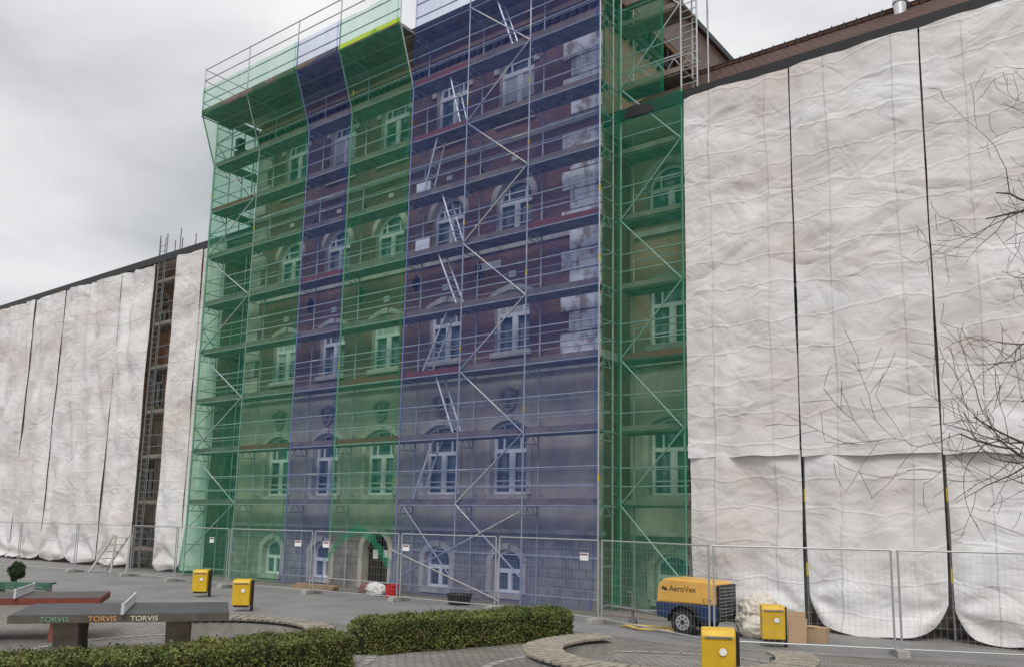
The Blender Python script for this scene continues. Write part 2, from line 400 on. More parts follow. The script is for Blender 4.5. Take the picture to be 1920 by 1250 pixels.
for a,b in ((BX1,42),(-80,BX0)):
    R.box(a,b,1.04,WY+.05,13.78,13.9,1)
    R.box(a,b,.90,1.038,13.80,14.12,2)
R.box(BX1,42,4.9,5.1,16.86,17.0,0)
for k in range(120):
    xx=BX1+.3+k*.35
    R.tube((xx,4.6,16.6),(xx,4.6,16.85),.02,2,4)
R.obj('roof',[mRoof,mSoffit,mBlack],root)
b=MB();fx,fy=7.0,4.5
b.tube((fx,fy,16.3),(fx,fy,17.1),.17,0,14,cap=True);b.tube((fx,fy,17.1),(fx,fy,17.16),.24,0,14,cap=True)
for k in range(4): b.tube((fx+.14*math.cos(k*1.57),fy+.14*math.sin(k*1.57),17.15),(fx+.14*math.cos(k*1.57),fy+.14*math.sin(k*1.57),17.3),.015,0,4)
b.tube((fx,fy,17.3),(fx,fy,17.42),.28,0,14,r2=.05,cap=True);b.tube((fx,fy,16.8),(fx,fy,16.88),.2,0,14,cap=True)
b.obj('chimney_flue',M('stainless_steel',(.6,.6,.6),rough=.3,metal=.9),root)

# ------------------------------------------------------------------ scaffolding
SX=[0,-2.48,-4.94,-7.38,-10.42,-12.79,-15.83,-18.87]
DZ=[2.8+2*j for j in range(9)]
sc=empty('scaffolding')
S=MB();D=MB()
r=.026
for i,x in enumerate(SX):
    top=21.0 if i<3 else 16.8
    S.tube((x,0,.05),(x,0,top),r);S.tube((x,.73,.05),(x,.73,18.8),r)
    S.box(x-.07,x+.07,-.07,.07,.03,.05);S.box(x-.07,x+.07,.66,.80,.03,.05)
    if i>=3:
        S.tube((x,0,16.75),(x,-.76,18.8),r);S.tube((x,-.76,18.75),(x,-.76,20.85),r)
        S.tube((x,.73,18.7),(x,-.8,18.7),r)
    for z in DZ:
        S.tube((x,0,z-.05),(x,.73,z-.05),r);S.tube((x,0,z-.3),(x,.73,z-.3),.018);S.tube((x,.1,z-.3),(x,.3,z-.05),.015);S.tube((x,.63,z-.3),(x,.43,z-.05),.015)
        if random.random()<.4: S.tube((x,0,z+.6),(x,0,z+.78),.028,2)
        S.tube((x,.73,z+.3),(x,1.0,z+.3),.018)
    S.tube((x,-.02,1.2),(x,0.75,1.2),.02)
for i in range(len(SX)-1):
    a,b=SX[i+1],SX[i]
    for j,z in enumerate(DZ):
        if j==8 and i>=3:
            D.box(a+.01,b-.01,-.78,.70,z-.05,z,0);D.box(a,b,-.80,-.765,z,z+.17,3 if i==3 else 1);yy=-.76
        else:
            D.box(a+.03,b-.03,.03,.34,z-.05,z,0);D.box(a+.03,b-.03,.37,.69,z-.052,z-.002,0)
            mt=2 if random.random()<.12 else 1
            D.box(a+.02,b-.02,.03,.055,z+.003,z+.15,mt);yy=0
        for dz in (.5,1.0)+((1.5,2.0) if (j==8 and i>=3) else ()):
            S.tube((a,yy,z+dz),(b,yy,z+dz),.022)
        if j<8: S.tube((a,.73,z+1.0),(b,.73,z+1.0),.018)
        if j<3 or random.random()<.4: S.tube((a,.73,z+.5),(b,.73,z+.5),.018)
        S.tube((a,0,z-.05),(b,0,z-.05),.018)
    S.tube((a,0,.35),(b,0,.35),.02)
    if i<3: S.tube((a,0,1.4),(b,0,1.4),.02)
def zig(xa,xb,y,z0,z1,flip=False):
    z=z0;f=flip
    while z<z1-.5:
        p,q=(xa,xb) if f else (xb,xa)
        S.tube((p,y-.03,z),(q,y-.03,min(z+2,z1)),.024);z+=2;f=not f
zig(SX[2],SX[1],0,.8,18.8)
zig(SX[7],SX[6],0,.8,16.8,flip=True)
S.tube((SX[3]+.1,-.06,.5),(SX[1],-.06,2.6),.022);S.tube((SX[3],-.2,1.4),(-3.0,-.3,.15),.022);S.tube((SX[3]+.3,.0,2.7),(SX[2],-.05,.6),.022)
for y in (1.35,2.0):
    for x in (-18.87,-18.14): S.tube((x,y,.05),(x,y,19.8),r)
for j,z in enumerate(DZ):
    D.box(-18.85,-18.16,.76,2.9,z-.05,z,0);D.box(-18.9,-18.875,.05,2.9,z+.002,z+.15,1)
    for dz in (.5,1.0): S.tube((-18.87,0,z+dz),(-18.87,2.9,z+dz),.019)
    S.tube((-18.87,0,z+1 if j%2 else z-1),(-18.87,2.0,z-1 if j%2 else z+1),.02)
for dz in (.5,1,1.5,2): S.tube((-18.87,-.76,18.8+dz),(-18.87,2.9,18.8+dz),.019)
S.tube((-18.87,2.9,12),(-18.87,2.9,20.8),r)
for x in (.1,2.02):
    for y in (1.0,1.73): S.tube((x,y,.05),(x,y,19.2),r)
for x in (2.5,):
    for y in (1.0,1.73): S.tube((x,y,13.9),(x,y,19.4),r)
for k in range(26): S.tube((2.02,1.0,13.9+k*.22),(2.5,1.0,13.9+k*.22),.014)
for j,z in enumerate(DZ):
    D.box(.02,2.1,1.05,1.7,z-.05,z,0);D.box(.02,2.1,1.0,1.03,z+.003,z+.15,2 if j in(2,) else 1)
    for dz in (.5,1.0): S.tube((.0,1.0,z+dz),(2.1,1.0,z+dz),.019);S.tube((.0,0,z+dz),(.0,1.0,z+dz),.019)
    S.tube((.05,1.73,z+1),(2.1,1.73,z+1),.017)
    S.tube((0,0,z-.05),(0,1.73,z-.05),.02)
zig(.1,2.0,1.0,.8,18.8)
D.box(.3,2.9,.9,1.2,17.35,17.6,1)
for k in range(9): S.tube((.2+k*.25,1.2,15.0 if k%2 else 15.35),(.2+(k+1)*.25,1.2,15.35 if k%2 else 15.0),.015)
S.tube((.1,1.2,15.0),(2.5,1.2,15.0),.02);S.tube((.1,1.2,15.35),(2.5,1.2,15.35),.02)
gx0,gx1=-24.35,-22.65
for x in (gx0,gx1,gx0+.6):
    for y in (.95,1.7): S.tube((x,y,.05),(x,y,15.1),r,3)
for j in range(7):
    z=.8+2*j
    D.box(gx0,gx1,1.0,1.7,z-.06,z,0);D.box(gx0,gx1,.95,.975,z,z+.15,1)
    for dz in (.5,1): S.tube((gx0,.95,z+dz),(gx1,.95,z+dz),.02,3)
    for k in range(8): S.tube((gx0+.1,.93,z+.25*k),(gx0+.5,.93,z+.25*k),.015,3)
S.tube((gx0+.1,.93,.1),(gx0+.1,.93,14.9),.02,3);S.tube((gx0+.5,.93,.1),(gx0+.5,.93,14.9),.02,3)
for x in (5.08,8.12,11.17,14.2):
    S.tube((x,1.0,.05),(x,1.0,13.7),r,3);S.tube((x,1.73,.05),(x,1.73,13.7),r,3)
    for z in (1.2,2.9,4.9,6.9,8.9,10.9,12.6):
        S.tube((x,1.0,z),(x,1.0,z+.3),.03,2)
for j in range(6):
    D.box(2.15,14.2,1.15,1.7,DZ[j]-.05,DZ[j],0);D.box(-45,gx0-.1,1.15,1.7,DZ[j]-.05,DZ[j],0)
mLime=M('lime_board',(.45,.62,.05),rough=.6)
S.obj('tubes',[mSteel,mRed,mRail,mSteelD],sc,smooth=True)
D.obj('decks',[mDeck,mToe,mRed,mLime],sc)
mAl=M('aluminium',(.76,.77,.78),rough=.4,metal=.3)
def ladder(name,p,q,w=.4,parent=sc,mat=None):
    b=MB();p=V(p);q=V(q);s=V((0,1,0)) if abs((q-p).x)>.2 else V((1,0,0))
    d=(q-p);n=int(d.length/.27)
    for k in (-1,1): b.tube(p+s*w/2*k,q+s*w/2*k,.03,0,6)
    for k in range(1,n): c=p+d*(k/n);b.tube(c-s*w/2,c+s*w/2,.016,0,5)
    return b.obj(name,mat,parent)
for j,(xa,xb) in enumerate([(-6.9,-6.0),(-5.2,-6.1),(-6.7,-5.6),(-5.2,-6.2),(-5.3,-6.1),(-6.9,-6.3),(-5.3,-5.9),(-3.2,-4.0)]):
    ladder('ladder',(xa,.35,DZ[j]),(xb,.35,DZ[j]+2.1),mat=mAl)
b=MB()
for (x,y,z) in ((-6.9,.2,11.05),(-7.0,.25,13.0)):
    b.box(x-.25,x+.35,y-.05,y+.0,z-.1,z+.35,0)
b.obj('white_boards',mFrame,sc)
b=MB();b.box(-17.9,-17.3,.2,.5,16.85,17.3,0);b.box(-17.7,-17.4,.1,.4,17.3,17.75,0);b.obj('tool_crates',mDark,sc,bevel=.05)

# ------------------------------------------------------------------ nets
def net(name,path,prof,mat,res=.35,amp=.05,seed=0,outn=(0,-1,0),hem=True):
    L=[]
    for (a,b) in zip(prof,prof[1:]):
        n=max(1,int(abs(b[1]-a[1])/res))
        for k in range(n): L.append((a[0]+(b[0]-a[0])*k/n,a[1]+(b[1]-a[1])*k/n))
    L.append(prof[-1])
    (xa,ya),(xb,yb)=path
    ln=math.hypot(xb-xa,yb-ya);nu=max(3,int(ln/.3))
    o=V(outn);verts=[];faces=[]
    for (off,z) in L:
        for k in range(nu+1):
            t=k/nu;e=math.sin(math.pi*t)**.5 if 0<t<1 else 0
            x=xa+(xb-xa)*t;y=ya+(yb-ya)*t
            lift=abs(math.sin(math.pi*(z-.8)/2.0))
            dd=off+e*amp*(1.2*nz(x*.9+seed,z*.5,seed)+.6*nz(x*2.5,z*2,seed+3)) - .03*e*lift
            verts.append((x+o.x*dd,y+o.y*dd,z+.02*nz(x*2,seed,z)))
    w=nu+1
    for a in range(len(L)-1):
        for k in range(nu): faces.append((a*w+k,a*w+k+1,(a+1)*w+k+1,(a+1)*w+k))
    if hem:
        for s0,s1 in ((0,.10/ln),(1-.10/ln,1)):
            base=len(verts)
            for (off,z) in L:
                for t in (s0,s1):
                    dd=off+.012;verts.append((xa+(xb-xa)*t+o.x*dd,ya+(yb-ya)*t+o.y*dd,z))
            for a in range(len(L)-1): faces.append((base+2*a,base+2*a+1,base+2*a+3,base+2*a+2))
    me=bpy.data.meshes.new(name);me.from_pydata(verts,[],faces);me.materials.append(mat)
    me.polygons.foreach_set("use_smooth",[True]*len(faces))
    ob=bpy.data.objects.new(name,me);col.objects.link(ob);return ob
slant=[(.06,.2),(.06,16.75),(.80,18.8),(.80,19.95)]
net('blue_debris_netting',((SX[3]+.02,0),(SX[0],0)),[(.25,.1),(.07,2.0),(.06,21.0)],mBlue,seed=1)
net('green_debris_netting',((SX[4]+.02,0),(SX[3]-.02,0)),[(.10,1.75)]+slant[1:],mGreen,seed=2)
net('blue_debris_netting',((SX[5]+.02,0),(SX[4]-.02,0)),[(.2,.1),(.06,2.0)]+slant[1:],mBlue,seed=3)
net('green_debris_netting',((SX[7],0),(SX[5]-.02,0)),[(.25,.1),(.06,2.0)]+slant[1:],mGreen,seed=4)
net('green_debris_netting',((-18.9,0),(-18.9,2.0)),[(.35,.1),(.04,2.0),(.04,19.0)],mGreen,seed=5,outn=(-1,0,0),amp=.12)
net('green_debris_netting',((.03,.0),(.03,.93)),[(.04,.1),(.04,21.0)],mGreen,seed=6,outn=(1,0,0))
net('green_debris_netting',((.05,.93),(2.12,.93)),[(.3,.1),(.04,2.0),(.06,14.2)],mGreen,seed=7)
net('green_debris_netting',((.05,.93),(1.55,.93)),[(.06,14.25),(.06,17.3)],mGreen,seed=8)
b=MB()
def drape(pts,wd):
    for k,(p,q) in enumerate(zip(pts,pts[1:])):
        p=V(p);q=V(q);n=6
        for t in range(n):
            a=p.lerp(q,t/n);c=p.lerp(q,(t+1)/n);wa=wd*(1+.3*math.sin(t*2.1+k));wc=wd*(1+.3*math.sin((t+1)*2.1+k))
            b.poly([a,c,c+V((0,.06,wc)),a+V((0,.06,wa))]);b.poly([a+V((0,.06,wa)),c+V((0,.06,wc)),c+V((0,-.08,wc*1.1)),a+V((0,-.08,wa*1.1))])
            b.poly([a+V((0,-.08,wa*1.1)),c+V((0,-.08,wc*1.1)),c+V((0,-.1,.03)),a+V((0,-.1,.03))])
drape([(-10.4,-.1,.75),(-9.7,-.2,1.45),(-8.9,-.15,1.85),(-8.1,-.2,1.5),(-7.45,-.1,.7)],.24)
b.obj('green_debris_netting',mGreen)

# ------------------------------------------------------------------ white sheets
def sheet(name,x0,x1,z0,z1,y,amp=.1,fold=.05,seed=0,scal=.0,bulge=0,nxm=.06,nzm=.09,crum=1.0,expo=6,vf=1.0):
    nx=int((x1-x0)/nxm);nzn=int((z1-z0)/nzm);w=x1-x0
    verts=[];faces=[]
    for b_ in range(nzn+1):
        v=b_/nzn
        for a in range(nx+1):
            u=a/nx
            zb=z0+scal*(abs(2*u-1)**expo)+.16*nz(u*3,seed)*(1-abs(2*u-1))
            z=zb+(z1-zb)*v
            x=x0+w*u
            e=math.sin(math.pi*u);ee=min(1,min(u,1-u)*w/.35)
            d=amp*(nz(x*.55+seed*3,z*.35,seed)+.5*nz(x*1.0,z*.8+seed,seed))
            sk=x*2.0*vf+z*.30*math.sin(seed)+nz(x*.3,z*.18,seed)*1.6
            d+=fold*nz(sk,z*.16,seed*1.7)
            d+=.30*crum*.05*(1-abs(nz(x*1.0+z*.5,z*1.5-x*.2,seed+9))*3)
            d+=.15*crum*.05*(1-abs(nz(x*2.0-z*.7,z*2.4+x*.4,seed+5))*3)
            if scal:
                g=math.exp(-v*3.2)
                an=math.atan2(z-z0-scal,min(u,1-u)*w+.05)
                d+=.08*g*math.sin(an*7+seed)*min(1,min(u,1-u)*w/.3)
            d*=(.25+.75*ee)
            d+=.05*abs(math.sin(math.pi*(z-.8)/2.0))*e
            d+=bulge*e*(1-v)**2
            xs_=x+(.5-u)*2*scal*.05*math.exp(-((z-z0)/1.4)**2)+.02*nz(z*.6+seed,u*.5)
            verts.append((xs_,y-d,z))
    W_=nx+1
    for b_ in range(nzn):
        for a in range(nx): faces.append((b_*W_+a,b_*W_+a+1,(b_+1)*W_+a+1,(b_+1)*W_+a))
    me=bpy.data.meshes.new(name);me.from_pydata(verts,[],faces);me.materials.append(mSheet)
    me.polygons.foreach_set("use_smooth",[True]*len(faces))
    ob=bpy.data.objects.new(name,me);col.objects.link(ob);return ob
edges=[2.15,5.06,8.10,11.15,14.2]
for k in range(4):
    a,b_=edges[k]+.02,edges[k+1]-.02
    sheet('white_tarpaulin',a,b_,4.0-.05*k,13.80,.84,amp=.12,fold=.06,seed=11+k)
    sheet('white_tarpaulin',a+.02,b_-.02,.03 if k else .15,4.12,.95,amp=.14,fold=.10,seed=31+k,scal=(0,.72,.6,.6)[k] if k else .15,bulge=.5 if k else .12,expo=5+k)
le=[-48,-44.8,-41.5,-38.8,-36.3,-34.5,-32.9,-30.2,-27.3,-24.5]
for k in range(9):
    sheet('white_tarpaulin',le[k],le[k+1]+.03,.1,13.75,.84-.05*(k%2),amp=.18,fold=.24,seed=51+k,scal=.2,bulge=.22,nxm=.09,nzm=.12,vf=.6,crum=.7)
sheet('white_tarpaulin',-22.6,-20.6,.1,13.75,.84,amp=.15,fold=.18,seed=71,scal=.25,bulge=.3,vf=.8)
sheet('white_tarpaulin',-20.61,-18.95,.1,13.75,.89,amp=.1,fold=.12,seed=73)

# ------------------------------------------------------------------ fence
mWire=M('fence_wire',(.42,.43,.44),rough=.5,metal=.4)
def fence(p,q,sign=None):
    L=math.hypot(q[0]-p[0],q[1]-p[1]);rt=empty('temporary_fence_panel',(p[0],p[1],0),math.atan2(q[1]-p[1],q[0]-p[0]))
    b=MB()
    L-=.08;x0=.04;z0,z1=.12,1.9
    for x in (x0,L): b.tube((x,0,z0-.08),(x,0,z1),.021,0,6)
    b.tube((x0,0,z1),(L,0,z1),.019,0,6);b.tube((x0,0,z0),(L,0,z0),.017,0,6)
    n=int(L/.11)
    for k in range(1,n): x=x0+(L-x0)*k/n;b.tube((x,0,z0),(x,0,z1),.0018,0,3)
    for k in range(1,9): z=z0+(z1-z0)*k/9;b.tube((x0,0,z),(L,0,z),.0018,0,3)
    b.obj('frame',mWire,rt)
    b=MB();b.extr([(-.36,0),(.36,0),(.33,.13),(-.33,.13)],-.11,.11);o=b.obj('concrete_foot',mConc,rt,bevel=.015);o.rotation_euler=(0,0,math.pi/2)
    if sign:
        b=MB();b.box(sign,sign+.26,-.03,-.02,1.42,1.6,0);b.box(sign+.02,sign+.24,-.034,-.031,1.54,1.58,1);b.obj('sign_plate',[mFrame,mRed],rt)
FP=[(13.9,1.0),(10.9,-.6),(7.75,-2.1),(4.72,-3.5),(1.19,-1.8),(-2.3,-1.25),(-5.85,-1.3),(-9.3,-1.6),(-12.8,-2.2),(-16.2,-2.0),(-19.6,-1.8),(-23.0,-2.2),(-26.4,-2.9),(-29.8,-3.3),(-33.2,-3.6)]
for k in range(len(FP)-1):
    fence(FP[k+1],FP[k],sign={4:2.9,5:.1,6:.4,7:2.8,8:2.2}.get(k))
# ------------------------------------------------------------------ bins
def bin_(x,y,rz,s=1):
    rt=empty('litter_bin',(x,y,0),rz);b=MB();rt.scale=(s,s,s)
    b.extr([(-.15,.14),(.13,.14),(.16,.66),(.12,.72),(-.13,.74),(-.16,.70)],-.2,.2,0)
    o=b.obj('body',mYel,rt,bevel=.02);o.rotation_euler=(0,0,-math.pi/2)
    b=MB();b.box(-.16,.16,-.178,-.152,.635,.655,0);b.poly([(.05+.045*math.cos(t),-.166,.48+.045*math.sin(t)) for t in [k*math.pi/6 for k in range(12)]],1);b.obj('lid_lip',[mSteelD,mFrame],rt)
    b=MB();b.box(.205,.25,-.02,.12,0,.70,0);b.box(-.1,.22,.165,.19,.25,.6,0);b.box(-.16,.16,-.1,.1,.10,.138,0);b.obj('post',mBlack,rt)
for (x,y,a,s) in ((-10.42,-4.71,.7,1.05),(-6.38,-6.2,.75,1.05),(5.59,-2.66,.5,1.08),(6.7,-7.7,.45,1.16)): bin_(x,y,a,s)
# ------------------------------------------------------------------ table tennis tables
def tt(x,y,rz,top,leg,txt,edge,sc_=1.0,sy_=1.0):
    rt=empty('table_tennis_table',(x,y,0),rz);rt.scale=(sc_,sy_,1)
    b=MB();b.box(-1.37,1.37,-.76,.76,.655,.765,1);b.box(-1.355,1.355,-.745,.745,.766,.772,0);b.obj('top',[top,edge],rt)
    b=MB()
    for s in (-.70,.72):
        b.extr([(-.6,0),(.6,0),(.40,.34),(.55,.654),(-.55,.654),(-.40,.34)],s-.16,s+.16)
    o=b.obj('legs',leg,rt,bevel=.01);o.rotation_euler=(0,0,math.pi/2)
    b=MB()
    b.box(-.012,.012,-.8,.8,.91,.925);b.box(-.012,.012,-.8,.8,.775,.79)
    n=34
    for k in range(n+1): yy=-.8+1.6*k/n;b.box(-.008,.008,yy-.012,yy+.012,.79,.91)
    for s in (-.8,.8): b.box(-.02,.02,s-.02,s+.02,.774,.94)
    b.obj('net',M('net_metal',(.6,.61,.62),rough=.5,metal=.2),rt)
    if txt:
        mo=M('graffiti_orange',(.75,.35,.10),rough=.7);mp=M('graffiti_pale',(.75,.70,.55),rough=.7);mg=M('graffiti_green',(.18,.38,.25),rough=.7)
        for k,(t,mm,xx) in enumerate((("TORVIS",mg,-1.0),("TORVIS",mo,-.42),("TORVIS",mp,.10))):
            text('graffiti',t,.105,(xx,-.764,.675),(math.pi/2,0,0),mm,rt)
mTop=M('table_top_grey',(.085,.085,.088),(.055,.055,.058),scale=3,rough=.65);mTopR=M('table_top_red',(.26,.06,.04),(.17,.05,.04),scale=5,rough=.8)
mTopD=M('table_top_dark',(.10,.085,.08),(.07,.06,.055),scale=3,rough=.7)
mEdge=M('table_edge_concrete',(.13,.11,.095),(.09,.075,.065),scale=7,rough=.9)
tt(-1.62,-11.75,math.radians(56),mTop,mConcD,True,mEdge,1.12,1.25)
tt(-5.0,-11.9,math.radians(56),mTopD,mTopR,False,mTopR)
# ------------------------------------------------------------------ benches
def arcbench(cx,cy,ri,ro,a0,a1,name='curved_bench'):
    rt=empty(name,(cx,cy,0));b=MB();n=40
    h=.33
    for k in range(n):
        t0=a0+(a1-a0)*k/n;t1=a0+(a1-a0)*(k+1)/n
        P=[(rr*math.cos(t),rr*math.sin(t)) for rr in (ri+.05,ro-.05) for t in (t0,t1)]
        (ax,ay),(bx,by),(dx,dy),(ex,ey)=P
        b.poly([(ax,ay,0),(bx,by,0),(bx,by,h),(ax,ay,h)][::-1]);b.poly([(dx,dy,0),(ex,ey,0),(ex,ey,h),(dx,dy,h)])
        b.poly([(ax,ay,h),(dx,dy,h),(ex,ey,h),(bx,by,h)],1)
    for t in (a0,a1):
        b.poly([((ri+.05)*math.cos(t),(ri+.05)*math.sin(t),0),((ro-.05)*math.cos(t),(ro-.05)*math.sin(t),0),((ro-.05)*math.cos(t),(ro-.05)*math.sin(t),h),((ri+.05)*math.cos(t),(ri+.05)*math.sin(t),h)])
    b.obj('concrete_base',[mConc,M('slat_gap_shade',(.07,.065,.06),rough=.9)],rt)  # base top coloured dark to paint in the shade between the slats
    b=MB();m=int(abs(a1-a0)*(ro)/.18);rm=(ri+ro)/2
    for k in range(m):
        t=a0+(a1-a0)*(k+.5)/m;c,s=math.cos(t),math.sin(t)
        b.obox((rm*c,rm*s,.40+random.uniform(-.004,.004)),(c*(ro-ri)/2,s*(ro-ri)/2,0),(-s*.057,c*.057,0),(0,0,.022))
    b.obj('seat_slats',mSlat,rt,bevel=.006)
arcbench(5.75,-7.4,1.55,2.15,math.radians(150),math.radians(405))
arcbench(-1.0,-10.9,1.75,2.25,math.radians(55),math.radians(150))
# ------------------------------------------------------------------ hedge
mLeaf=M('hedge_leaf',(.05,.08,.018),(.18,.205,.05),scale=3,rough=.7,detail=8,lo=.38,hi=.62)
mLeaf2=M('hedge_leaf_brown',(.15,.13,.045),(.22,.18,.08),scale=4,rough=.8)
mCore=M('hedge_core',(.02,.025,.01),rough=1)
def hedge(path,hw,h,n,seed):
    rng=np.random.RandomState(seed)
    P=[V((x,y,0)) for x,y in path];seg=[(b-a).length for a,b in zip(P,P[1:])];T=sum(seg)
    def at(s):
        for k,l in enumerate(seg):
            if s<=l or k==len(seg)-1: 
                d=(P[k+1]-P[k]).normalized();return P[k]+d*s,d
            s-=l
    b=MB();ns=int(T/.15)
    ring=[]
    for k in range(ns+1):
        s=T*k/ns;c,d=at(s);nrm=V((-d.y,d.x,0));e=min(1,(min(s,T-s)+.05)/.35)**.5
        w=(hw-.07)*e*(1+.12*nz(s*1.5,seed));hh=(h-.06)*(.75+.25*e)*(1+.12*nz(s*1.3,seed,3))
        prof=[(-w,0),(-w*1.02,hh*.6),(-w*.85,hh*.92),(-w*.5,hh),(w*.5,hh),(w*.85,hh*.92),(w*1.02,hh*.6),(w,0)]
        ring.append([tuple(c+nrm*a+V((0,0,z))) for a,z in prof])
    for k in range(ns):
        for j in range(7): b.poly([ring[k][j],ring[k+1][j],ring[k+1][j+1],ring[k][j+1]],2)
    b.poly(ring[0],2);b.poly(ring[-1],2)
    for i in range(n):
        s=rng.uniform(0,T);c,d=at(s);nrm=V((-d.y,d.x,0));e=min(1,(min(s,T-s)+.05)/.35)**.5
        u=rng.uniform(0,1)
        w=hw*e*(1+.12*nz(s*1.5,seed));hh=h*(.75+.25*e)*(1+.12*nz(s*1.3,seed,3))
        per=2*hh+2*w;q=u*per
        jit=rng.normal(0,.028)+.06*nz(s*3,q*3,seed)
        if q<hh: p=c-nrm*(w+jit)+V((0,0,q))
        elif q<hh+2*w: p=c+nrm*(q-hh-w)+V((0,0,hh+jit-.1*(abs(q-hh-w)/w)**4*hh))
        else: p=c+nrm*(w+jit)+V((0,0,q-hh-2*w))
        if s<.1 or s>T-.1:
            p=c+nrm*rng.uniform(-w,w)+V((0,0,rng.uniform(0,hh)))+d*(rng.uniform(-.03,.03)+(.03 if s>T-.1 else -.03))
        a=V(rng.normal(0,1,3)).normalized();bb=a.cross(V(rng.normal(0,1,3))).normalized()
        L=rng.uniform(.016,.030);wd=L*.55
        b.poly([p-a*L,p-bb*wd,p+a*L,p+bb*wd],1 if rng.rand()<.16 else 0)
    return b.obj('hedge',[mLeaf,mLeaf2,mCore])
hedge([(.55,-8.9),(.85,-7.9),(1.4,-6),(1.9,-4.3)],.42,.55,30000,1)
hedge([(.0,-16.0),(.9,-13.5),(1.3,-11.5),(1.25,-9.7)],.45,.50,42000,2)
# ------------------------------------------------------------------ compressor
def compressor(x,y,rz):
    rt=empty('towable_air_compressor',(x,y,0),rz)
    my=M('machine_yellow',(.78,.44,.09),(.68,.37,.07),scale=2,rough=.4);mn=M('machine_navy',(.02,.04,.11),rough=.4)
    b=MB();b.extr([(-.70,.64),(-.66,1.0),(-.56,1.13),(-.45,1.16),(.56,1.12),(.66,1.08),(.68,.64)],-.47,.47,0);b.obj('canopy',my,rt,bevel=.04)
    b=MB();b.extr([(-.70,.36),(-.72,.638),(.70,.638),(.70,.30),(-.45,.30)],-.465,.465,0);b.obj('lower_body',mn,rt,bevel=.02)
    b=MB();b.box(.685,.735,-.44,.44,.34,1.06,0)
    for k in range(9): b.box(.737,.75,-.38,.38,.42+k*.07,.45+k*.07,1)
    b.obj('radiator_grille',[mBlack,mSteelD],rt)
    mt=M('tyre',(.02,.02,.02),rough=.8);mr_=M('rim',(.5,.5,.5),rough=.4,metal=.5)
    for s in (-1,1):
        b=MB();n=24
        yy=s*.56
        for (r0,ya,yb,m) in ((.27,yy-.075,yy+.075,0),(.16,yy-.079,yy+.079,1),(.05,yy-.09,yy+.09,0)):
            b.tube((0,ya,.27),(0,yb,.27),r0,m,n,cap=True)
        for k in range(8):
            t=k*math.pi/4;b.tube((.108*math.cos(t),yy,.27+.108*math.sin(t)),(.108*math.cos(t),yy+s*.083,.27+.108*math.sin(t)),.02,0,8,cap=True)
        b.obj('wheel',[mt,mr_],rt)
        b=MB();pts=[(.34*math.cos(t),.27+.34*math.sin(t)) for t in [math.pi*k/10 for k in range(11)]]
        for (a,c),(d,e) in zip(pts,pts[1:]): b.poly([(a,yy-.1,c),(d,yy-.1,e),(d,yy+.1,e),(a,yy+.1,c)])
        b.obj('mudguard',mBlack,rt)
    b=MB()
    for s in (-1,1): b.tube((-.6,s*.35,.34),(-1.5,0,.38),.03,0,6)
    b.tube((-1.45,0,.38),(-2.15,0,.42),.035,0,8,cap=True);b.tube((-2.15,0,.42),(-2.3,0,.38),.05,0,8,cap=True)
    b.tube((-1.6,.1,.15),(-1.6,.1,.75),.03,0,8);b.tube((-1.6,.06,.1),(-1.6,.14,.1),.1,0,12,cap=True);b.tube((-1.6,.1,.75),(-1.75,.1,.75),.015,0,6)
    b.tube((0,-.5,.27),(0,.5,.27),.03,0,6)
    b.obj('drawbar',mSteelD,rt)
    b=MB();b.poly([(-.58,-.474,.92),(-.48,-.474,.92),(-.53,-.474,1.01)]);b.poly([(-.52,-.4745,.90),(-.42,-.4745,.90),(-.47,-.4745,.98)]);b.obj('stand_in_mark',mBlack,rt)
    text('maker_lettering','AeroVex',.17,(-.39,-.474,.89),(math.pi/2,0,0),mBlack,rt)
    text('type_lettering','C 30',.10,(.38,-.474,.70),(math.pi/2,0,0),mBlack,rt)
compressor(3.55,-1.75,0)
def curvetube(name,pts,rad,mat):
    cu=bpy.data.curves.new(name,'CURVE');cu.dimensions='3D';cu.bevel_depth=rad;s=cu.splines.new('NURBS');s.points.add(len(pts)-1)
    for p,q in zip(s.points,pts): p.co=(*q,1)
    s.use_endpoint_u=True;s.order_u=4;cu.materials.append(mat);o=bpy.data.objects.new(name,cu);col.objects.link(o);return o
pts=[];rr=random.Random(4)
for k in range(46):
    t=k/6;pts.append((2.5+.75*math.cos(t*2.2)+.12*t*.5+rr.uniform(-.1,.1),-2.0+.28*math.sin(t*2.2)+rr.uniform(-.06,.06),.03+.012*(k%4)))
curvetube('yellow_air_hose',pts,.02,M('hose_yellow',(.7,.5,.15),rough=.6))
def lump(name,c,sz,mat,seed,sub=4,amp=.3):
    bm=bmesh.new();bmesh.ops.create_icosphere(bm,subdivisions=sub,radius=1)
    for v in bm.verts:
        n=v.co.normalized();f=1+amp*nz(n.x*1.6+seed,n.y*1.6,n.z*1.6)+amp*.5*(1-3*abs(nz(n.x*4,n.y*4+seed,n.z*4)))+amp*.2*nz(n.x*11,n.y*11,n.z*11+seed)
        v.co=V((n.x*f*sz[0],n.y*f*sz[1],max(-.9,n.z*f)*sz[2]))
    me=bpy.data.meshes.new(name);bm.to_mesh(me);bm.free();me.materials.append(mat)
    for p in me.polygons:p.use_smooth=True
    o=bpy.data.objects.new(name,me);col.objects.link(o);o.location=c;return o
mBag=M('beige_sacking',(.72,.67,.58),(.56,.50,.42),scale=4,rough=.85,bump=.5,bscale=9,bdist=.05)
lump('bagged_rubble',(4.72,-1.25,.40),(.44,.38,.44),mBag,3,5)
lump('bagged_rubble',(4.95,-1.6,.2),(.42,.3,.24),mBag,9,4)
mCb=M('cardboard',(.46,.31,.19),rough=.85)
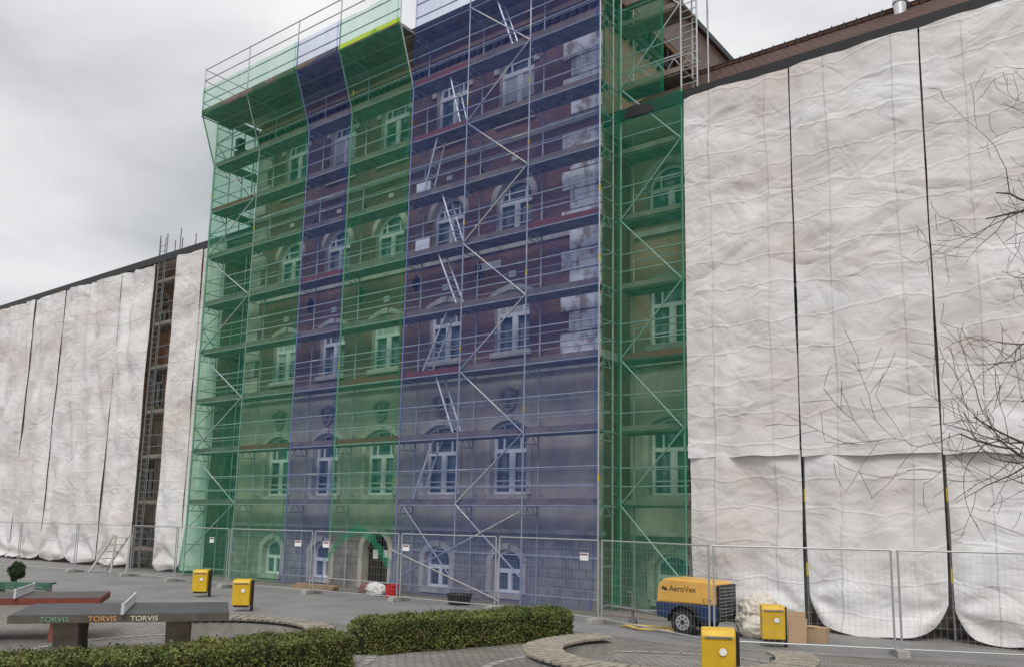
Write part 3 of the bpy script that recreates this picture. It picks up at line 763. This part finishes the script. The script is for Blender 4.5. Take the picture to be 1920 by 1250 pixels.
b=MB();b.obox((0,0,.30),(.19,0,0),(0,.02,.0),(0,.06,.30));b.obox((.08,-.08,.24),(.17,.02,0),(0,.015,0),(0,.05,.24),0);b.obj('cardboard_sheets',mCb,None,loc=(5.66,-1.6,0))
b=MB();b.box(-.2,.2,-.15,.15,0,.3,0);b.box(-.22,.0,-.17,.17,.301,.31,0);b.obj('cardboard_box',mCb,None,loc=(6.0,-1.3,0))
def bucket(name,x,y,r_,h,mat):
    b=MB();b.tube((0,0,0),(0,0,h),r_*.8,0,18,r2=r_);b.tube((0,0,h),(0,0,.02),r_*.95,0,18,r2=r_*.75);b.poly([(r_*.78*math.cos(t),r_*.78*math.sin(t),.02) for t in [k*math.pi/9 for k in range(18)]])
    b.tube((0,0,h-.03),(0,0,h),r_*1.04,0,18);b.obj(name,mat,None,loc=(x,y,0),smooth=True)
mR2=M('red_plastic',(.5,.02,.02),rough=.4)
bucket('red_bucket',-6.7,-.75,.19,.38,mR2);bucket('red_bucket',-6.95,-.45,.19,.38,mR2)
lump('rubble_sack',(-7.55,-.55,.16),(.36,.24,.22),M('white_sack',(.7,.7,.68),(.55,.54,.52),scale=6),21,4)
lump('rubble_sack',(-8.1,-.4,.14),(.30,.22,.2),M('dark_sack',(.1,.08,.07),(.3,.12,.1),scale=5),23,4)
bucket('black_mortar_tub',-4.0,-.8,.36,.3,M('black_plastic',(.025,.025,.028),rough=.5))
b=MB()
for k in range(4): b.box(-11.4+.1*k,-9.4+.05*k,-.75,-.5,.0+.05*k,.045+.05*k,0)
b.obj('timber_planks',M('new_timber',(.42,.29,.17),(.30,.21,.12),scale=4,rough=.8))
# ------------------------------------------------------------------ bare tree
def tree(x,y):
    b=MB();rng=random.Random(12)
    def br(p,d,L,r0,lev,up=.03):
        n=max(3,int(L/.14));seg=L/n;r_=r0
        for k in range(n):
            d2=(d+V((rng.gauss(0,.18),rng.gauss(0,.18),rng.gauss(up,.15)))).normalized()
            q=p+d2*seg;r1=max(.003,r0*(1-.78*(k+1)/n))
            b.tube(p,q,r_,0,6 if lev<2 else 4,r2=r1)
            if lev<4 and k>0 and rng.random()<(.5 if lev>0 else .75):
                a=rng.uniform(0,6.28);s=d2.cross(V((math.cos(a),math.sin(a),.3))).normalized()
                nd=(d2*.6+s*.8+V((0,0,.15))).normalized()
                br(q,nd,L*rng.uniform(.35,.6),r1*.62,lev+1,.06)
            p,d,r_=q,d2,r1
    b.tube((0,0,0),(0,0,2.4),.15,0,12,r2=.12);b.tube((0,0,2.39),(.05,.1,5.0),.12,0,10,r2=.07);b.tube((.05,.1,4.99),(0,0,7.4),.07,0,8,r2=.02)
    for k in range(9):
        a=k*2.4+.5;z=2.3+k*.55
        br(V((0,0,z)),V((math.cos(a),math.sin(a),.6)).normalized(),2.0-.1*k,.04,1)
    for z,ang,up,L in ((2.1,3.0,.10,2.9),(2.7,3.3,.25,2.5),(3.6,3.0,.3,2.3),(4.7,3.2,.4,2.4),(5.6,2.9,.6,2.4),(2.4,2.7,-.05,2.4),(4.2,3.5,.3,2.3),(5.2,3.4,.3,2.2),(6.2,3.1,.5,2.0)):
        br(V((0,0,z)),V((math.cos(ang),math.sin(ang),up)).normalized(),L,.038,1,.02)
    b.obj('bare_tree',M('bark',(.07,.055,.045),(.12,.10,.08),scale=12,rough=.95),None,loc=(x,y,0),smooth=True)
tree(12.2,-7.3)
# ------------------------------------------------------------------ left: steps, bench, shrub
rt=empty('wooden_trestle_steps',(-22.3,-1.2,0),.3);b=MB()
for s in (-.4,.4):
    b.obox((0,s,.75),(.55,0,.75),(0,.03,0),(.03,0,-.03));b.obox((.6,s,.75),(.05,0,.75),(0,.03,0),(.03,0,0))
for k in range(5): b.box(-.45+.22*k,-.25+.22*k,-.4,.4,.25+.28*k,.28+.28*k)
b.obj('frame',M('pale_wood',(.6,.56,.5),rough=.8),rt)
rt=empty('green_park_bench',(-12.6,-8.6,0),.75);b=MB()
for k in range(4): b.box(-.75,.75,-.2+.1*k,-.12+.1*k,.40,.44,0)
for k in range(2): b.box(-.75,.75,-.215,-.203,.27+.07*k,.325+.07*k,0)
for s in (-.6,.6): b.box(s-.05,s+.05,-.2,.18,.0,.398,1)
b.obj('slats',[M('green_paint',(.045,.13,.085),rough=.6),mConc],rt)
def shrub(x,y,h):
    b=MB();rng=random.Random(3)
    b.tube((0,0,0),(0,0,h*.6),.03,1,6)
    for i in range(3500):
        d=V((rng.gauss(0,1),rng.gauss(0,1),rng.gauss(0,1))).normalized()*rng.uniform(.3,1)**.4
        f=.75+.35*nz(d.x*2,d.y*2,d.z*2);p=V((d.x*.28*f,d.y*.28*f,h*.6+d.z*.36*f))
        a=V((rng.gauss(0,1),rng.gauss(0,1),rng.gauss(0,1))).normalized();c=a.cross(V((1,.3,.2))).normalized()
        b.poly([p-a*.03,p-c*.015,p+a*.03,p+c*.015],0)
    b.obj('evergreen_shrub',[M('dark_leaf',(.02,.04,.015),(.05,.08,.03),scale=4),mDark],None,loc=(x,y,0))
shrub(-15.9,-7.4,.9)

# ------------------------------------------------------------------ world, sun
el,az=math.radians(48),math.radians(150)
wd=bpy.data.worlds.new("World");scene.world=wd;wd.use_nodes=True;nt=wd.node_tree;N=nt.nodes;L=nt.links
bg=N['Background'];sk=N.new('ShaderNodeTexSky');sk.sky_type='NISHITA';sk.sun_disc=False;sk.sun_elevation=el;sk.sun_rotation=az
tc=N.new('ShaderNodeTexCoord');mp=N.new('ShaderNodeMapping');mp.inputs['Scale'].default_value=(1,1,2.2);L.new(tc.outputs['Generated'],mp.inputs['Vector'])
n=N.new('ShaderNodeTexNoise');n.inputs['Scale'].default_value=2.4;n.inputs['Detail'].default_value=7;n.inputs['Roughness'].default_value=.5;n.inputs['Distortion'].default_value=.3
L.new(mp.outputs[0],n.inputs['Vector'])
cr=N.new('ShaderNodeValToRGB');cr.color_ramp.elements[0].position=.36;cr.color_ramp.elements[1].position=.62
cr.color_ramp.elements[0].color=(5.3,5.45,5.65,1);cr.color_ramp.elements[1].color=(8.7,8.7,8.75,1)
L.new(n.outputs['Fac'],cr.inputs['Fac'])
sp=N.new('ShaderNodeSeparateXYZ');L.new(tc.outputs['Generated'],sp.inputs[0])
mr=N.new('ShaderNodeMapRange');mr.inputs['From Min'].default_value=.45;mr.inputs['From Max'].default_value=1;mr.inputs['To Min'].default_value=1;mr.inputs['To Max'].default_value=2.1
L.new(sp.outputs[2],mr.inputs['Value'])
vm=N.new('ShaderNodeVectorMath');vm.operation='SCALE';L.new(cr.outputs[0],vm.inputs[0]);L.new(mr.outputs[0],vm.inputs['Scale'])
mx=N.new('ShaderNodeMix');mx.data_type='RGBA';mx.inputs[0].default_value=.92;L.new(sk.outputs[0],mx.inputs[6]);L.new(vm.outputs[0],mx.inputs[7])
L.new(mx.outputs[2],bg.inputs['Color']);bg.inputs['Strength'].default_value=.1
sl=bpy.data.lights.new('sun','SUN');sl.energy=1.5;sl.angle=math.radians(20);sl.color=(1,.97,.93)
so=bpy.data.objects.new('sun',sl);col.objects.link(so)
sd=V((math.sin(az)*math.cos(el),math.cos(az)*math.cos(el),math.sin(el)))
so.rotation_euler=sd.to_track_quat('Z','Y').to_euler()
# ------------------------------------------------------------------ camera
f,py=1600.,730.84
yaw,pitch,roll=-0.6534,0.1559,0.0206
cy,sy=math.cos(yaw),math.sin(yaw)
w=V((sy*math.cos(pitch),cy*math.cos(pitch),math.sin(pitch)));rg=V((cy,-sy,0));up=rg.cross(w)
r2=rg*math.cos(roll)+up*math.sin(roll);u2=-rg*math.sin(roll)+up*math.cos(roll)
cd=bpy.data.cameras.new('camera');cam=bpy.data.objects.new('camera',cd);col.objects.link(cam)
mat=Matrix((r2,u2,-w)).transposed().to_4x4();mat.translation=V((11.85,-19.29,2.23));cam.matrix_world=mat
cd.sensor_width=36;cd.lens=f/1920*36;cd.shift_y=(py-625)/1920;cd.clip_end=1500
scene.camera=cam
scene.view_settings.view_transform='Standard';scene.view_settings.look='None';scene.view_settings.exposure=0
